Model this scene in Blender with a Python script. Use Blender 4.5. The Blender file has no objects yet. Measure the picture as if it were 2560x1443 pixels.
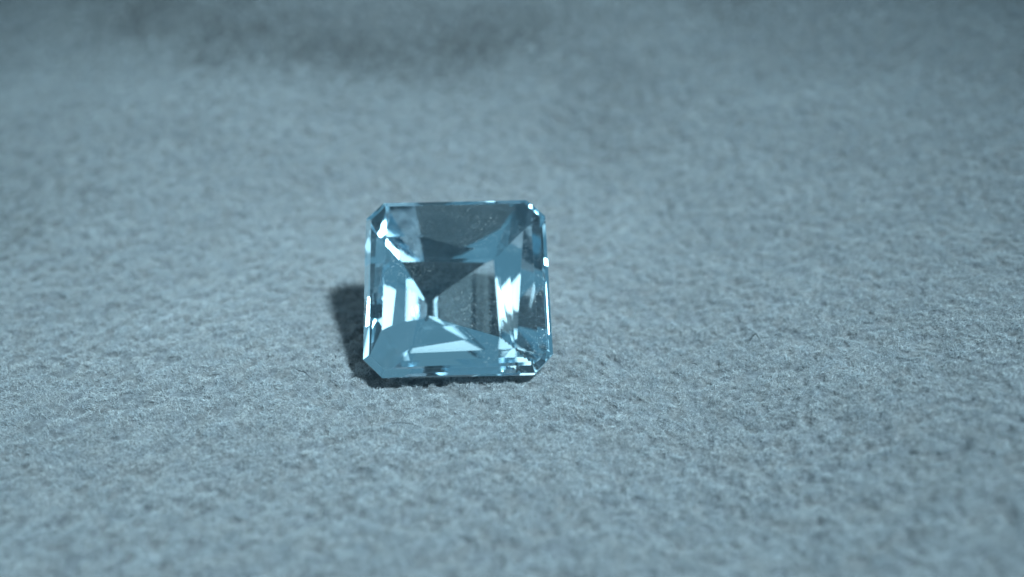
import bpy, bmesh, math, itertools
import numpy as np
from mathutils import Vector, Matrix

# ------------------------------------------------------------------ scene, camera, light
# One Blender unit is one centimetre (scale_length below): the stone is 1.4 cm across.
S = bpy.context.scene
S.unit_settings.scale_length = 0.01
COL = S.collection
GEM = {'rx': -19.809, 'ry': 2.0102, 'rz': 2.2863, 'phi': 30.0, 'cw': 0.0476, 'ch': 0.0399, 'gt': 0.0496, 'a00': 61.3978, 'a01': 53.6946, 'a02': 49.0484, 'a03': 24.9068, 'r01': 0.695, 'r02': 0.4978, 'r03': 0.4421, 'a10': 63.7703, 'a11': 61.9925, 'a12': 58.7748, 'a13': 34.6007, 'r11': 0.9271, 'r12': 0.5594, 'r13': 0.4979, 'a20': 76.7125, 'a21': 56.5234, 'a22': 49.8538, 'a23': 45.8334, 'r21': 0.8413, 'r22': 0.7212, 'r23': 0.5247, 'a30': 69.1381, 'a31': 57.7902, 'a32': 49.7797, 'a33': 45.7865, 'r31': 0.8959, 'r32': 0.7325, 'r33': 0.4685, 'ca00': 65.947, 'ca01': 51.376, 'cr0': 0.7269, 'ca10': 71.6819, 'ca11': 46.5347, 'cr1': 0.7477, 'ca20': 72.2351, 'ca21': 48.9572, 'cr2': 0.9239, 'ca30': 70.115, 'ca31': 40.1322, 'cr3': 0.6566, 'az1': 52.0, 'el1': 58.6171, 'rad1': 3.4138, 'az2': 20.3109, 'el2': 48.0442, 'rad2': 4.5, 'L2': 2.3681, 'amb': 0.1452, 'back': 0.2063, 'elb': 26.2657, 'abs': 0.02, 'cloth': 0.2602, 'az3': 214.913, 'el3': 65.9436, 'rad3': 20.8208, 'L3': 1.0161, 'az4': -97.8385, 'el4': 24.3202, 'rad4': 22.0, 'L4': 1.0421, 'az5': 62.432, 'el5': 45.0009, 'rad5': 15.6315, 'L5': 1.0433, 'tw00': 0.2358, 'tw01': 1.4877, 'tw02': 0.8136, 'tw03': -1.1186, 'tw10': -2.1914, 'tw11': -1.301, 'tw12': -2.0558, 'tw13': -1.5379, 'tw20': -1.8598, 'tw21': -1.9591, 'tw22': -1.3378, 'tw23': -1.5623, 'tw30': -0.759, 'tw31': 0.7161, 'tw32': 0.8777, 'tw33': 0.6263, 'sp00': 1.4747, 'sp01': 1.0131, 'sp02': 1.5222, 'sp03': 0.7443, 'sp10': 1.1588, 'sp11': 1.3695, 'sp12': 1.6293, 'sp13': 1.6883, 'sp20': 0.814, 'sp21': 0.4317, 'sp22': 1.8736, 'sp23': 1.4747, 'sp30': 1.6093, 'sp31': 1.8738, 'sp32': 1.7327, 'sp33': 1.4415, 'sm00': 0.536, 'sm01': 0.5478, 'sm02': 0.4713, 'sm03': 0.6366, 'sm10': 0.654, 'sm11': 0.4441, 'sm12': 0.554, 'sm13': 0.3823, 'sm20': 0.5215, 'sm21': 0.5935, 'sm22': 0.4051, 'sm23': 0.692, 'sm30': 0.4409, 'sm31': 0.5194, 'sm32': 0.5621, 'sm33': 0.5263}
PITCH = math.radians(GEM['phi'])
GEM_CAM = (-.417, .024, -6.735)            # centre of the girdle as seen from the camera (right, up, back)
cp, sp = math.cos(PITCH), math.sin(PITCH)
CAM_AXES = np.array([[1, 0, 0], [0, sp, -cp], [0, cp, sp]], float)   # camera axes -> world
def rot(rx, ry, rz):
    cx, sx, cy, sy, cz, sz = math.cos(rx), math.sin(rx), math.cos(ry), math.sin(ry), math.cos(rz), math.sin(rz)
    X = np.array([[1, 0, 0], [0, cx, -sx], [0, sx, cx]]); Y = np.array([[cy, 0, sy], [0, 1, 0], [-sy, 0, cy]])
    Z = np.array([[cz, -sz, 0], [sz, cz, 0], [0, 0, 1]])
    return X @ Y @ Z
GEM_ROT = CAM_AXES @ rot(*(math.radians(GEM[k]) for k in ('rx', 'ry', 'rz')))

# the cut of the stone as half-spaces n.x <= d; table at +z, point (culet) at -z
HALF, CHAMFER = .7, .139
def gem_planes():
    P = GEM; N = []; D = []; info = []
    N.append((0, 0, 1)); D.append(P['ch']); info.append('table')
    ca = math.atan2(P['ch'], P['cw'])
    dirs = [(1, 0), (0, 1), (-1, 0), (0, -1)]; cd = [(1, 1), (-1, 1), (-1, -1), (1, -1)]
    rc = (2*HALF-CHAMFER)/math.sqrt(2)
    for k in range(8):
        h = np.array(dirs[k], float) if k < 4 else np.array(cd[k-4])/math.sqrt(2)
        r = HALF if k < 4 else rc
        N.append((h[0], h[1], 0)); D.append(r); info.append('girdle')
        n = np.array([h[0]*math.sin(ca), h[1]*math.sin(ca), math.cos(ca)]); N.append(tuple(n)); D.append(n[:2] @ h*r); info.append('crown')
        if k < 4:
            r4 = [1]+[P['r%d%d' % (k, s)] for s in (1, 2, 3)]+[0]; rr, an, tw4 = [], [], []
            for s in range(4):                                    # each step is cut as two facets a few degrees apart
                a, sp_, m_, t_ = P['a%d%d' % (k, s)], P.get('sp%d%d' % (k, s), 0), P.get('sm%d%d' % (k, s), .5), P.get('tw%d%d' % (k, s), 0)
                if sp_ < .3: rr += [r4[s]]; an += [a]; tw4 += [t_]
                else: rr += [r4[s], r4[s]*m_+r4[s+1]*(1-m_)]; an += [a+sp_, a-sp_]; tw4 += [t_]*2
        else:
            rr = [1, P['cr%d' % (k-4)]]; an = [P['ca%d%d' % (k-4, s)] for s in range(2)]
        z = -P['gt']
        for s in range(len(an)):
            al = math.radians(an[s]); tw = math.radians(tw4[s]) if k < 4 else 0; c_, s_ = math.cos(tw), math.sin(tw)
            N.append(((h[0]*c_-h[1]*s_)*math.sin(al), (h[0]*s_+h[1]*c_)*math.sin(al), -math.cos(al)))
            D.append(math.sin(al)*rr[s]*r-math.cos(al)*z); info.append('pavilion')
            if s+1 < len(an): z -= (rr[s]-rr[s+1])*r*math.tan(al)
    return np.array(N, float), np.array(D, float), info
GN, GD, GI = gem_planes()
def gem_vertices():
    idx = np.array(list(itertools.combinations(range(len(GN)), 3)))
    M = GN[idx]; ok = np.abs(np.linalg.det(M)) > 1e-6
    X = np.linalg.solve(M[ok], GD[idx[ok]][..., None])[..., 0]
    X = X[(X @ GN.T <= GD+1e-6).all(1)]
    out = []
    for x in X:
        if not any(np.abs(x-y).max() < 4e-4 for y in out): out.append(x)
    return np.array(out)
GV = gem_vertices()
SINK = .18
low = (GV @ GEM_ROT.T)[:, 2].min()
GEM_LOC = np.array([0, 0, -low-SINK])                     # the pavilion is pressed into the soft cloth
CAM_LOC = GEM_LOC-CAM_AXES @ np.array(GEM_CAM)

cam = bpy.data.cameras.new('camera'); camera = bpy.data.objects.new('camera', cam); COL.objects.link(camera)
camera.matrix_world = Matrix([list(CAM_AXES[i])+[CAM_LOC[i]] for i in range(3)]+[[0, 0, 0, 1]])
cam.sensor_width = 36; cam.lens = 18/math.tan(math.radians(30)); cam.clip_start = .1; cam.clip_end = 500
cam.dof.use_dof = True; cam.dof.focus_distance = 6.5; cam.dof.aperture_fstop = .155
S.camera = camera

world = bpy.data.worlds.new('World'); S.world = world; world.use_nodes = True
bg = world.node_tree.nodes['Background']; bg.inputs['Color'].default_value = (.32, .75, 1, 1); bg.inputs["Strength"].default_value = .33

def lamp_position(az, el, dist):
    a, e = math.radians(az), math.radians(el)
    return Vector((math.cos(e)*math.sin(a), -math.cos(e)*math.cos(a), math.sin(e)))*dist+Vector(GEM_LOC)
def disc_lamp(name, az, el, rad, dist, radiance, color, spread=180, aim=(0, 0, 0), narrow=False):
    r = dist*math.tan(math.radians(rad))
    l = bpy.data.lights.new(name, 'AREA'); l.shape = 'DISK'; l.size = 2*r; l.color = color; l.spread = math.radians(spread)
    h = math.radians(spread)/2                                # a narrower beam packs the same power into fewer directions
    l.energy = radiance*math.pi*math.pi*r*r*((math.tan(h)-h)/.82 if narrow else 1)
    o = bpy.data.objects.new(name, l); COL.objects.link(o); o.location = lamp_position(az, el, dist)
    o.rotation_euler = (Vector(GEM_LOC)+Vector(aim)-o.location).to_track_quat('-Z', 'Y').to_euler()
    return o
LAMP_DIST = 20
disc_lamp('torch_lamp', GEM['az1'], GEM['el1'], GEM['rad1'], LAMP_DIST, .90/math.tan(math.radians(GEM['rad1']))**2/math.pi, (.59, .89, 1), 57, (-.6, .8, 0))
disc_lamp('added_lamp', GEM['az2'], GEM['el2'], GEM['rad2'], LAMP_DIST, GEM['L2'], (.575, .90, 1))  # unseen second lamp, added for reflections inside the stone

for i in (3, 4, 5):  # large unseen lamps, added mostly to brighten facets by reflection
    if 'az%d' % i in GEM: disc_lamp('soft_lamp', GEM['az%d' % i], GEM['el%d' % i], GEM['rad%d' % i], LAMP_DIST, GEM['L%d' % i]*{3: 1.6, 4: 2.6, 5: 2.2}[i], (.62, .91, 1), 80, narrow=True)

S.view_settings.view_transform = 'Standard'; S.view_settings.look = 'None'; S.view_settings.exposure = 0; S.view_settings.gamma = 1
S.render.engine = 'CYCLES'
cy = S.cycles
cy.max_bounces = 24; cy.transmission_bounces = 24; cy.glossy_bounces = 24; cy.diffuse_bounces = 3; cy.transparent_max_bounces = 16
cy.caustics_reflective = True; cy.caustics_refractive = True; cy.sample_clamp_indirect = 20
cy.use_denoising = True; cy.use_adaptive_sampling = False
cy.blur_glossy = 0

# ------------------------------------------------------------------ helpers
def link(name, mesh, mat=None, parent=None, **props):
    o = bpy.data.objects.new(name, mesh); COL.objects.link(o)
    if mat: mesh.materials.append(mat)
    if parent: o.parent = parent
    for k, v in props.items(): o[k] = v
    return o
def new_mat(name):
    m = bpy.data.materials.new(name); m.use_nodes = True
    nt = m.node_tree; nt.nodes.clear()
    out = nt.nodes.new('ShaderNodeOutputMaterial')
    return m, nt, out
rng = np.random.default_rng(7)
def value_noise(x, y, scale, seed):
    g = np.random.default_rng(seed).random((512, 512))*2-1
    u = x*scale+137.3; v = y*scale+211.7
    i = np.floor(u).astype(int); j = np.floor(v).astype(int); fu = u-i; fv = v-j
    fu = fu*fu*fu*(fu*(fu*6-15)+10); fv = fv*fv*fv*(fv*(fv*6-15)+10)
    i0, i1, j0, j1 = i % 512, (i+1) % 512, j % 512, (j+1) % 512
    return (g[i0, j0]*(1-fu)+g[i1, j0]*fu)*(1-fv)+(g[i0, j1]*(1-fu)+g[i1, j1]*fu)*fv

# ------------------------------------------------------------------ the suede
def sig(t): return 1/(1+np.exp(-np.clip(t, -40, 40)))
def soft(t, w): return w*np.logaddexp(0, t/w)
def drape(x, y):
    """the large folds of the cloth: flat round the stone, a low swell back left, rising behind and to the right"""
    swell = .22*np.exp(-((y-3.6+.04*x)/1.2)**2)*sig((.2-x)/.9)
    back = .26*soft(y-2.2, .9)+.20*soft(y-6.2, .6)
    right = .17*soft(x-2.2, .8)+.22*sig((x-.3)/.6)*sig((y-4.2)/.6)-.16*soft(-3.8-x, .5)*sig((y-1.6)/.6)
    front = .06*soft(-1.4-y, .5)
    wave = .10*value_noise(x, y, .45, 11)+.05*value_noise(x, y, 1.0, 12)
    near = 1-np.exp(-((x**2+(y-.1)**2)/2.2)**2)
    return (swell+back+right+front+wave)*near
DARK_PATCHES = (([(-5.2, 7.2), (-3.8, 6.0), (-2.4, 5.5), (-1.0, 5.4), (.4, 5.6)], 1.05, .72), ([(.4, 5.4), (1.6, 4.5)], .6, .40), ([(.75, 5.8), (1.15, 4.8), (1.35, 3.5)], .45, .38),
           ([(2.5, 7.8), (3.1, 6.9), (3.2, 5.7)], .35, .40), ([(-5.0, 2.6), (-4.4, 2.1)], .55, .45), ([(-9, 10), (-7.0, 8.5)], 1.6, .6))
def dark_patch(x, y):
    "patches where the nap is thinner and the cloth colour darker"
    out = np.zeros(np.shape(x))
    for pts, wd, amt in DARK_PATCHES:
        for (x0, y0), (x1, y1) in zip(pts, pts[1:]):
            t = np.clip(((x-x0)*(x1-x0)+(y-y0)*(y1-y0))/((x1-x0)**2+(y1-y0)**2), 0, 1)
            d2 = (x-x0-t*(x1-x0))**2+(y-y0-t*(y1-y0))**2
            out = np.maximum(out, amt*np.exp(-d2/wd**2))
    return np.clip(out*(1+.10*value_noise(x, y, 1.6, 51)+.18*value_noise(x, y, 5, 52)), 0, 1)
def pits(x, y):
    "dark little hollows where the nap is thin, 1 where the hollow is deepest"
    return sig((.58*value_noise(x, y, 10.5, 31)+.60*value_noise(x, y, 19, 32)+.14*value_noise(x, y, 3, 34)-.25)/.075)
def grain(x, y):
    return .012*value_noise(x, y, 13, 21)+.010*value_noise(x, y, 24, 22)-.028*pits(x, y)
def under_stone(x, y):
    "height of the underside of the stone, so that the cloth is dented by it instead of cutting through it"
    n = GN @ GEM_ROT.T; d = GD+n @ GEM_LOC; z = np.full(np.shape(x), -9.)
    for k in range(len(n)):
        if n[k, 2] < -.05: z = np.maximum(z, (n[k, 0]*x+n[k, 1]*y-d[k])/-n[k, 2])
        elif n[k, 2] < .05: z = np.where(n[k, 0]*x+n[k, 1]*y > d[k]+.02, 9., z)
    return z-.012
def surface(x, y):
    h = drape(x, y)+grain(x, y); w = .02; u = np.clip(under_stone(x, y), -9, 3)
    return -w*np.logaddexp(-h/w, -u/w)
def grid_axis(lo, hi, fine_lo, fine_hi, fine, coarse):
    return np.concatenate([np.arange(lo, fine_lo, coarse), np.arange(fine_lo, fine_hi, fine), np.arange(fine_hi, hi+coarse, coarse)])
gx = grid_axis(-16, 16, -5, 5, .03, .1); gy = grid_axis(-6.5, 19, -3.2, 4, .03, .1)
XX, YY = np.meshgrid(gx, gy); ZZ = surface(XX, YY)
nx, ny = len(gx), len(gy)
cloth_me = bpy.data.meshes.new('suede_cloth')
idx = np.arange(nx*ny).reshape(ny, nx)
quads = np.stack([idx[:-1, :-1], idx[:-1, 1:], idx[1:, 1:], idx[1:, :-1]], -1).reshape(-1, 4)
cloth_me.vertices.add(nx*ny); cloth_me.vertices.foreach_set('co', np.stack([XX, YY, ZZ], -1).astype(np.float32).ravel())
cloth_me.loops.add(quads.size); cloth_me.loops.foreach_set('vertex_index', quads.ravel().astype(np.int32))
cloth_me.polygons.add(len(quads)); cloth_me.polygons.foreach_set('loop_start', np.arange(0, quads.size, 4, dtype=np.int32))
cloth_me.update(calc_edges=True); cloth_me.validate()
cloth_me.polygons.foreach_set('use_smooth', np.ones(len(quads), bool))

def suede_material(name, lo, hi, warm, bump):
    m, nt, out = new_mat(name)
    N = nt.nodes.new; L = nt.links.new
    tc = N('ShaderNodeTexCoord')
    n1 = N('ShaderNodeTexNoise'); n1.inputs['Scale'].default_value = 26; n1.inputs['Detail'].default_value = 5; n1.inputs['Roughness'].default_value = .7
    L(tc.outputs['Object'], n1.inputs['Vector'])
    r1 = N('ShaderNodeValToRGB'); r1.color_ramp.elements[0].position = .32; r1.color_ramp.elements[1].position = .68
    r1.color_ramp.elements[0].color = (*lo, 1); r1.color_ramp.elements[1].color = (*hi, 1)
    L(n1.outputs['Fac'], r1.inputs['Fac'])
    n2 = N('ShaderNodeTexNoise'); n2.inputs['Scale'].default_value = 6; n2.inputs['Detail'].default_value = 3
    L(tc.outputs['Object'], n2.inputs['Vector'])
    r2 = N('ShaderNodeValToRGB'); r2.color_ramp.elements[0].position = .4; r2.color_ramp.elements[1].position = .62
    r2.color_ramp.elements[0].color = (.96, .98, 1.03, 1); r2.color_ramp.elements[1].color = (*warm, 1)
    L(n2.outputs['Fac'], r2.inputs['Fac'])
    mx = N('ShaderNodeMix'); mx.data_type = 'RGBA'; mx.blend_type = 'MULTIPLY'; mx.inputs[0].default_value = 1
    L(r1.outputs['Color'], mx.inputs[6]); L(r2.outputs['Color'], mx.inputs[7])
    b = N('ShaderNodeBsdfPrincipled'); b.inputs['Roughness'].default_value = .9
    b.inputs['Specular IOR Level'].default_value = .15
    b.inputs['Sheen Weight'].default_value = .25; b.inputs['Sheen Roughness'].default_value = .5
    at = N('ShaderNodeAttribute'); at.attribute_name = 'darkened'                # multiplies the cloth colour down inside the dark patches
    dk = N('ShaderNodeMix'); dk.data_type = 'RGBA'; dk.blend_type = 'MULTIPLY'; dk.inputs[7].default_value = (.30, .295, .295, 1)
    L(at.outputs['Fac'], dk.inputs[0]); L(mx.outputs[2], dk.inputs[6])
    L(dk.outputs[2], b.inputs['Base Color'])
    if bump:
        n3 = N('ShaderNodeTexNoise'); n3.inputs['Scale'].default_value = 40; n3.inputs['Detail'].default_value = 4; n3.inputs['Roughness'].default_value = .65
        L(tc.outputs['Object'], n3.inputs['Vector'])
        bp = N('ShaderNodeBump'); bp.inputs['Strength'].default_value = .8; bp.inputs['Distance'].default_value = .02
        L(n3.outputs['Fac'], bp.inputs['Height']); L(bp.outputs['Normal'], b.inputs['Normal'])
    L(b.outputs['BSDF'], out.inputs['Surface'])
    return m
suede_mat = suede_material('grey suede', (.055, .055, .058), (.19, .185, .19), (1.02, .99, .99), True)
patch_attr = cloth_me.attributes.new('darkened', 'FLOAT', 'POINT')
patch_attr.data.foreach_set('value', dark_patch(XX, YY).astype(np.float32).ravel())
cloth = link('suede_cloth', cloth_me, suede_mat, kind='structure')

# the nap: short fibres standing on the cloth, in leaning tufts
def fibre_material():
    m, nt, out = new_mat('suede fibre')
    N = nt.nodes.new; L = nt.links.new
    hi = N('ShaderNodeHairInfo')
    r = N('ShaderNodeValToRGB'); e = r.color_ramp.elements
    e[0].position = 0; e[0].color = (.27, .275, .29, 1); e[1].position = 1; e[1].color = (.52, .52, .53, 1)
    for p, c in ((.06, (.30, .305, .33, 1)), (.5, (.37, .365, .36, 1)), (.85, (.43, .42, .42, 1))):
        k = e.new(p); k.color = c
    L(hi.outputs['Random'], r.inputs['Fac'])
    tc = N('ShaderNodeTexCoord'); n2 = N('ShaderNodeTexNoise'); n2.inputs['Scale'].default_value = 7; n2.inputs['Detail'].default_value = 4; n2.inputs['Roughness'].default_value = .6
    L(tc.outputs['Object'], n2.inputs['Vector'])
    r2 = N('ShaderNodeValToRGB'); r2.color_ramp.elements[0].position = .36; r2.color_ramp.elements[1].position = .64
    r2.color_ramp.elements[0].color = (.92, .95, 1.0, 1); r2.color_ramp.elements[1].color = (1.0, .975, .985, 1)
    L(n2.outputs['Fac'], r2.inputs['Fac'])
    mx = N('ShaderNodeMix'); mx.data_type = 'RGBA'; mx.blend_type = 'MULTIPLY'; mx.inputs[0].default_value = 1
    L(r.outputs['Color'], mx.inputs[6]); L(r2.outputs['Color'], mx.inputs[7])
    b = N('ShaderNodeBsdfPrincipled'); b.inputs['Roughness'].default_value = .4; b.inputs['Specular IOR Level'].default_value = .6
    L(mx.outputs[2], b.inputs['Base Color']); L(b.outputs['BSDF'], out.inputs['Surface'])
    return m
def sample_roots():
    xs, ys, rs = [], [], []
    for (x0, x1, y0, y1, dens, rad) in ((-4.6, 5.2, -3.1, 1.6, NAP_DENSITY*1.15, .9), (-6.5, 7.5, 1.6, 5.0, NAP_DENSITY*.42, 1.5), (-10, 11, 5.0, 12.0, NAP_DENSITY*.10, 2.8)):
        n = int((x1-x0)*(y1-y0)*dens)
        xs.append(rng.uniform(x0, x1, n)); ys.append(rng.uniform(y0, y1, n)); rs.append(np.full(n, rad))
    return np.concatenate(xs), np.concatenate(ys), np.concatenate(rs)
NAP_DENSITY = 19000
fx, fy, fr = sample_roots()
pit = pits(fx, fy)
keep = rng.random(len(fx)) < (.96-.92*pit)*(1-.80*dark_patch(fx, fy))*(1+.25*value_noise(fx, fy, 30, 33))          # thin patches read as the dark pits of the nap
fx, fy, fr, pit = fx[keep], fy[keep], fr[keep], pit[keep]
n = len(fx); fz = surface(fx, fy)
ang = 1.2*value_noise(fx, fy, 3, 41)+1.2*value_noise(fx, fy, 22, 42)+rng.normal(0, 1.5, n)-1.2
lean = np.clip(.7+.4*value_noise(fx, fy, 9, 43)+rng.normal(0, .35, n), .1, 2.0)
length = np.clip(.021*(1+.35*value_noise(fx, fy, 16, 44))*(1-.35*pit)*np.exp(rng.normal(0, .3, n)), .015, .11)*np.sqrt(fr)
dx, dy = np.cos(ang)*lean, np.sin(ang)*lean
nrm = np.sqrt(dx*dx+dy*dy+1); dx, dy, dz = dx/nrm, dy/nrm, 1/nrm
p0 = np.stack([fx, fy, fz-.006], -1)
bend = rng.normal(0, .25, (n, 3)); 
d = np.stack([dx, dy, dz], -1)
p1 = p0+(d*[.6, .6, 1.15]+bend*.25)*length[:, None]*.5
p2 = p1+(d*[1.3, 1.3, .7]+bend)*length[:, None]*.5
def inside(p): return ((((p-GEM_LOC) @ GEM_ROT) @ GN.T) < GD+.004).all(1)
near = (np.abs(fx) < 1.2) & (np.abs(fy) < 1.6); cut = np.zeros(n, bool)
for q in (p0, (p0+p1)/2, p1, (p1+p2)/2, p2): cut[near] |= inside(q[near])
p0, p1, p2, fr = p0[~cut], p1[~cut], p2[~cut], fr[~cut]; n = len(fr)
hair = bpy.data.hair_curves.new('nap'); hair.add_curves([3]*n)
hair.attributes['position'].data.foreach_set('vector', np.stack([p0, p1, p2], 1).astype(np.float32).ravel())
ra = hair.attributes.get('radius') or hair.attributes.new('radius', 'FLOAT', 'POINT')
ra.data.foreach_set('value', (np.array([.0015, .0014, .0007])[None]*fr[:, None]*np.exp(rng.normal(0, .2, n))[:, None]).astype(np.float32).ravel())
nap = link('nap', hair, fibre_material(), cloth, kind='stuff')
nap['label'] = 'short soft grey fibres of the suede'

# ------------------------------------------------------------------ the stone
def gem_material(name, rough, dust):
    m, nt, out = new_mat(name)
    N = nt.nodes.new; L = nt.links.new
    g = N('ShaderNodeBsdfGlass'); g.inputs['IOR'].default_value = 1.61; g.inputs['Color'].default_value = (.925, .976, 1, 1); g.inputs['Roughness'].default_value = rough
    if not dust: L(g.outputs[0], out.inputs[0]); return m
    tc = N('ShaderNodeTexCoord')
    n1 = N('ShaderNodeTexNoise'); n1.inputs['Scale'].default_value = 90; n1.inputs['Detail'].default_value = 2
    n2 = N('ShaderNodeTexNoise'); n2.inputs['Scale'].default_value = 2.2; n2.inputs['Detail'].default_value = 2
    L(tc.outputs['Object'], n1.inputs['Vector']); L(tc.outputs['Object'], n2.inputs['Vector'])
    a = N('ShaderNodeMapRange'); a.inputs['From Min'].default_value = .60; a.inputs['From Max'].default_value = .75; L(n1.outputs['Fac'], a.inputs['Value'])
    b = N('ShaderNodeMapRange'); b.inputs['From Min'].default_value = .45; b.inputs['From Max'].default_value = .7; L(n2.outputs['Fac'], b.inputs['Value'])
    c = N('ShaderNodeMath'); c.operation = 'MULTIPLY'; L(a.outputs[0], c.inputs[0]); L(b.outputs[0], c.inputs[1])
    c2 = N('ShaderNodeMath'); c2.operation = 'MULTIPLY'; L(c.outputs[0], c2.inputs[0]); c2.inputs[1].default_value = dust
    df = N('ShaderNodeBsdfDiffuse'); df.inputs['Color'].default_value = (.8, .8, .8, 1)
    mx = N('ShaderNodeMixShader'); L(c2.outputs[0], mx.inputs['Fac']); L(g.outputs[0], mx.inputs[1]); L(df.outputs[0], mx.inputs[2])
    L(mx.outputs[0], out.inputs[0])
    return m
clean = gem_material('pale blue gem', 0, 0)
worn = gem_material('worn gem edge', .10, 0)
def wear(m, amount):
    nt = m.node_tree; out = [q for q in nt.nodes if q.type == 'OUTPUT_MATERIAL'][0]; g = out.inputs[0].links[0].from_socket
    df = nt.nodes.new('ShaderNodeBsdfDiffuse'); df.inputs['Color'].default_value = (.8, .85, .85, 1)
    tr = nt.nodes.new('ShaderNodeBsdfTranslucent'); tr.inputs['Color'].default_value = (.8, .85, .85, 1)
    a = nt.nodes.new('ShaderNodeMixShader'); nt.links.new(df.outputs[0], a.inputs[1]); nt.links.new(tr.outputs[0], a.inputs[2])
    b = nt.nodes.new('ShaderNodeMixShader'); b.inputs[0].default_value = amount; nt.links.new(g, b.inputs[1]); nt.links.new(a.outputs[0], b.inputs[2])
    nt.links.new(b.outputs[0], out.inputs[0])
wear(worn, .6)
dusty = gem_material('dusty pale blue gem', 0, .35)

bm = bmesh.new()
lay = bm.faces.layers.int.new('facet'); edge_lay = bm.faces.layers.int.new('edge')
bv = [bm.verts.new(v) for v in GV]
for k in range(len(GN)):
    on = [i for i in range(len(GV)) if abs(GV[i] @ GN[k]-GD[k]) < 6e-4]
    if len(on) < 3: continue
    c = GV[on].mean(0); u = GV[on[0]]-c; u -= GN[k]*(u @ GN[k])
    if np.linalg.norm(u) < 1e-6: continue
    u /= np.linalg.norm(u); w = np.cross(GN[k], u)
    on.sort(key=lambda i: math.atan2((GV[i]-c) @ w, (GV[i]-c) @ u))
    try: f = bm.faces.new([bv[i] for i in on]); f[lay] = k
    except ValueError: pass
bm.normal_update()
bad = [e for e in bm.edges if len(e.link_faces) != 2]
print('gem', len(bm.verts), 'verts', len(bm.faces), 'facets', 'open edges', len(bad))
BEVEL = .009
before = {tuple(np.round(f.normal, 4)): f[lay] for f in bm.faces}
r = bmesh.ops.bevel(bm, geom=list(bm.edges), offset=BEVEL, segments=1, affect='EDGES', clamp_overlap=True, profile=.5)
for f in r['faces']: f[edge_lay] = 1
bm.normal_update()
stone = bpy.data.objects.new('gemstone', None); COL.objects.link(stone); stone.empty_display_size = .3
stone.matrix_world = Matrix([list(GEM_ROT[i])+[GEM_LOC[i]] for i in range(3)]+[[0, 0, 0, 1]])
stone['label'] = 'pale ice blue square step-cut gemstone with clipped corners on grey suede'
stone['category'] = 'gemstone'
facets = {}
for f in bm.faces: facets.setdefault(f[lay], []).append(f)
def facet_mesh(name, fs, mat):
    me = bpy.data.meshes.new(name); vid = {}; vs = []; fc = []; ed = []
    for f in fs:
        q = []
        for v in f.verts:
            if v.index not in vid: vid[v.index] = len(vs); vs.append(tuple(v.co))
            q.append(vid[v.index])
        fc.append(q); ed.append(f[edge_lay])
    me.from_pydata(vs, [], fc); me.materials.append(mat); me.materials.append(worn)
    me.polygons.foreach_set('material_index', ed); me.update()
    return me
bm.verts.index_update()
groups = {}
for part in ('crown', 'girdle', 'pavilion'):
    ks = [k for k in facets if GI[k] == part]
    ks.sort(key=lambda k: -sum(f.calc_area() for f in facets[k]))
    head = ks[0]
    o = link(part, facet_mesh(part, facets[head], clean), None, stone)
    for k in ks[1:]: link('facet', facet_mesh('facet', facets[k], clean), None, o)
link('table_facet', facet_mesh('table_facet', facets[0], dusty), None, stone)['label'] = 'broad flat top facet with fine dust'
bm.free()

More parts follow.
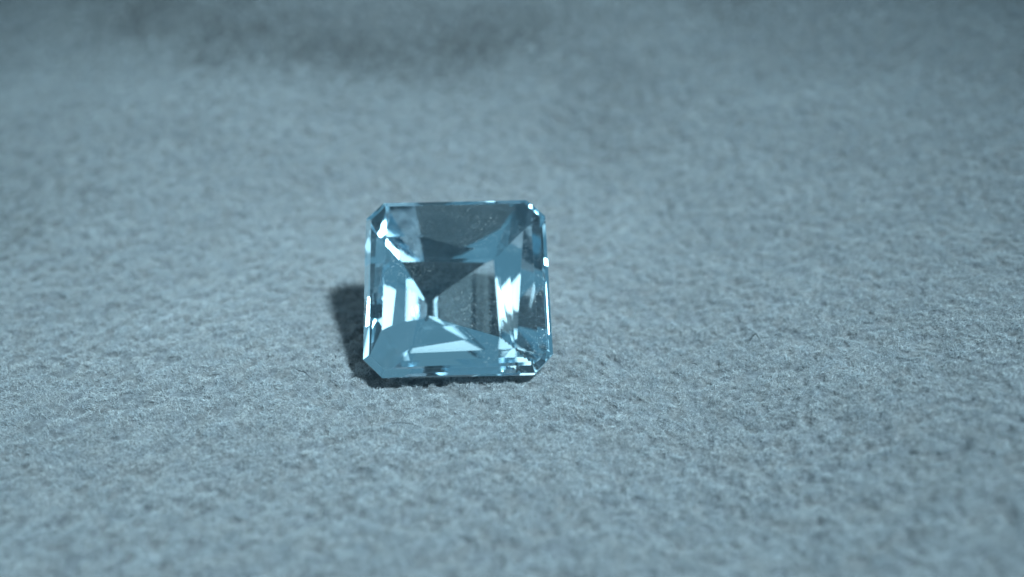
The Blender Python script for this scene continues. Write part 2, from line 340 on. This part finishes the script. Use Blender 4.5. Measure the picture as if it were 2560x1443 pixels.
# ------------------------------------------------------------------ stray hairs lying on the suede
def lint_material(name, c):
    m, nt, out = new_mat(name)
    b = nt.nodes.new('ShaderNodeBsdfPrincipled'); b.inputs['Base Color'].default_value = (*c, 1); b.inputs['Roughness'].default_value = .5
    nt.links.new(b.outputs['BSDF'], out.inputs['Surface']); return m
dark_hair = lint_material('dark hair', (.015, .016, .02))
def tube(bm, pts, rad, n=6):
    """a thin tapering thread through the points (three curve steps per span)"""
    P = np.array(pts, float); t = np.linspace(0, len(P)-1, (len(P)-1)*4+1)
    Q = np.stack([np.interp(t, range(len(P)), P[:, i]) for i in range(3)], -1)
    Q[1:-1] = (Q[:-2]+2*Q[1:-1]+Q[2:])/4
    rings = []
    for i, q in enumerate(Q):
        d = Q[min(i+1, len(Q)-1)]-Q[max(i-1, 0)]; d /= np.linalg.norm(d)+1e-9
        a = np.cross(d, (0, 0, 1)) if abs(d[2]) < .9 else np.cross(d, (1, 0, 0)); a /= np.linalg.norm(a); b = np.cross(d, a)
        r = rad*(.45+.55*math.sin(math.pi*(i+.6)/(len(Q)+.2)))
        rings.append([bm.verts.new(q+r*(math.cos(2*math.pi*k/n)*a+math.sin(2*math.pi*k/n)*b)) for k in range(n)])
    for r0, r1 in zip(rings, rings[1:]):
        for k in range(n): bm.faces.new((r0[k], r0[(k+1) % n], r1[(k+1) % n], r1[k]))
    bm.faces.new(rings[0][::-1]); bm.faces.new(rings[-1])
def hair_thing(pts, rad, label):
    bm = bmesh.new()
    z = [float(surface(np.array([x]), np.array([y]))[0])+h for x, y, h in pts]
    tube(bm, [(x, y, zz) for (x, y, h), zz in zip(pts, z)], rad)
    me = bpy.data.meshes.new('stray_hair'); bm.to_mesh(me); bm.free()
    for p in me.polygons: p.use_smooth = True
    o = link('stray_hair', me, dark_hair); o['label'] = label; o['category'] = 'hair'; o['group'] = 'dark stray hairs caught on the suede'
hair_thing([(2.262, -.080, .03), (2.285, -.060, .055), (2.312, -.046, .062), (2.325, -.07, .055), (2.338, -.103, .03)], .0042, 'tiny dark hair bent like a caret, on the suede right of the gemstone')
hair_thing([(1.80, -.222, .035), (1.82, -.245, .05), (1.84, -.27, .035)], .0030, 'short straight dark hair just left of the bent one')
hair_thing([(-1.215, -.375, .03), (-1.175, -.405, .045), (-1.125, -.43, .05), (-1.07, -.465, .035)], .0030, 'thin dark hair lying left of the dark shadow of the gemstone')
hair_thing([(-.44, -.965, .02), (-.36, -.978, .035), (-.29, -.99, .035), (-.21, -1.012, .02)], .0022, 'long faint hair on the suede in front of the gemstone')
hair_thing([(-.95, -.18, .035), (-.942, -.205, .055), (-.929, -.236, .04)], .0040, 'dark speck of hair at the outer edge of the shadow')
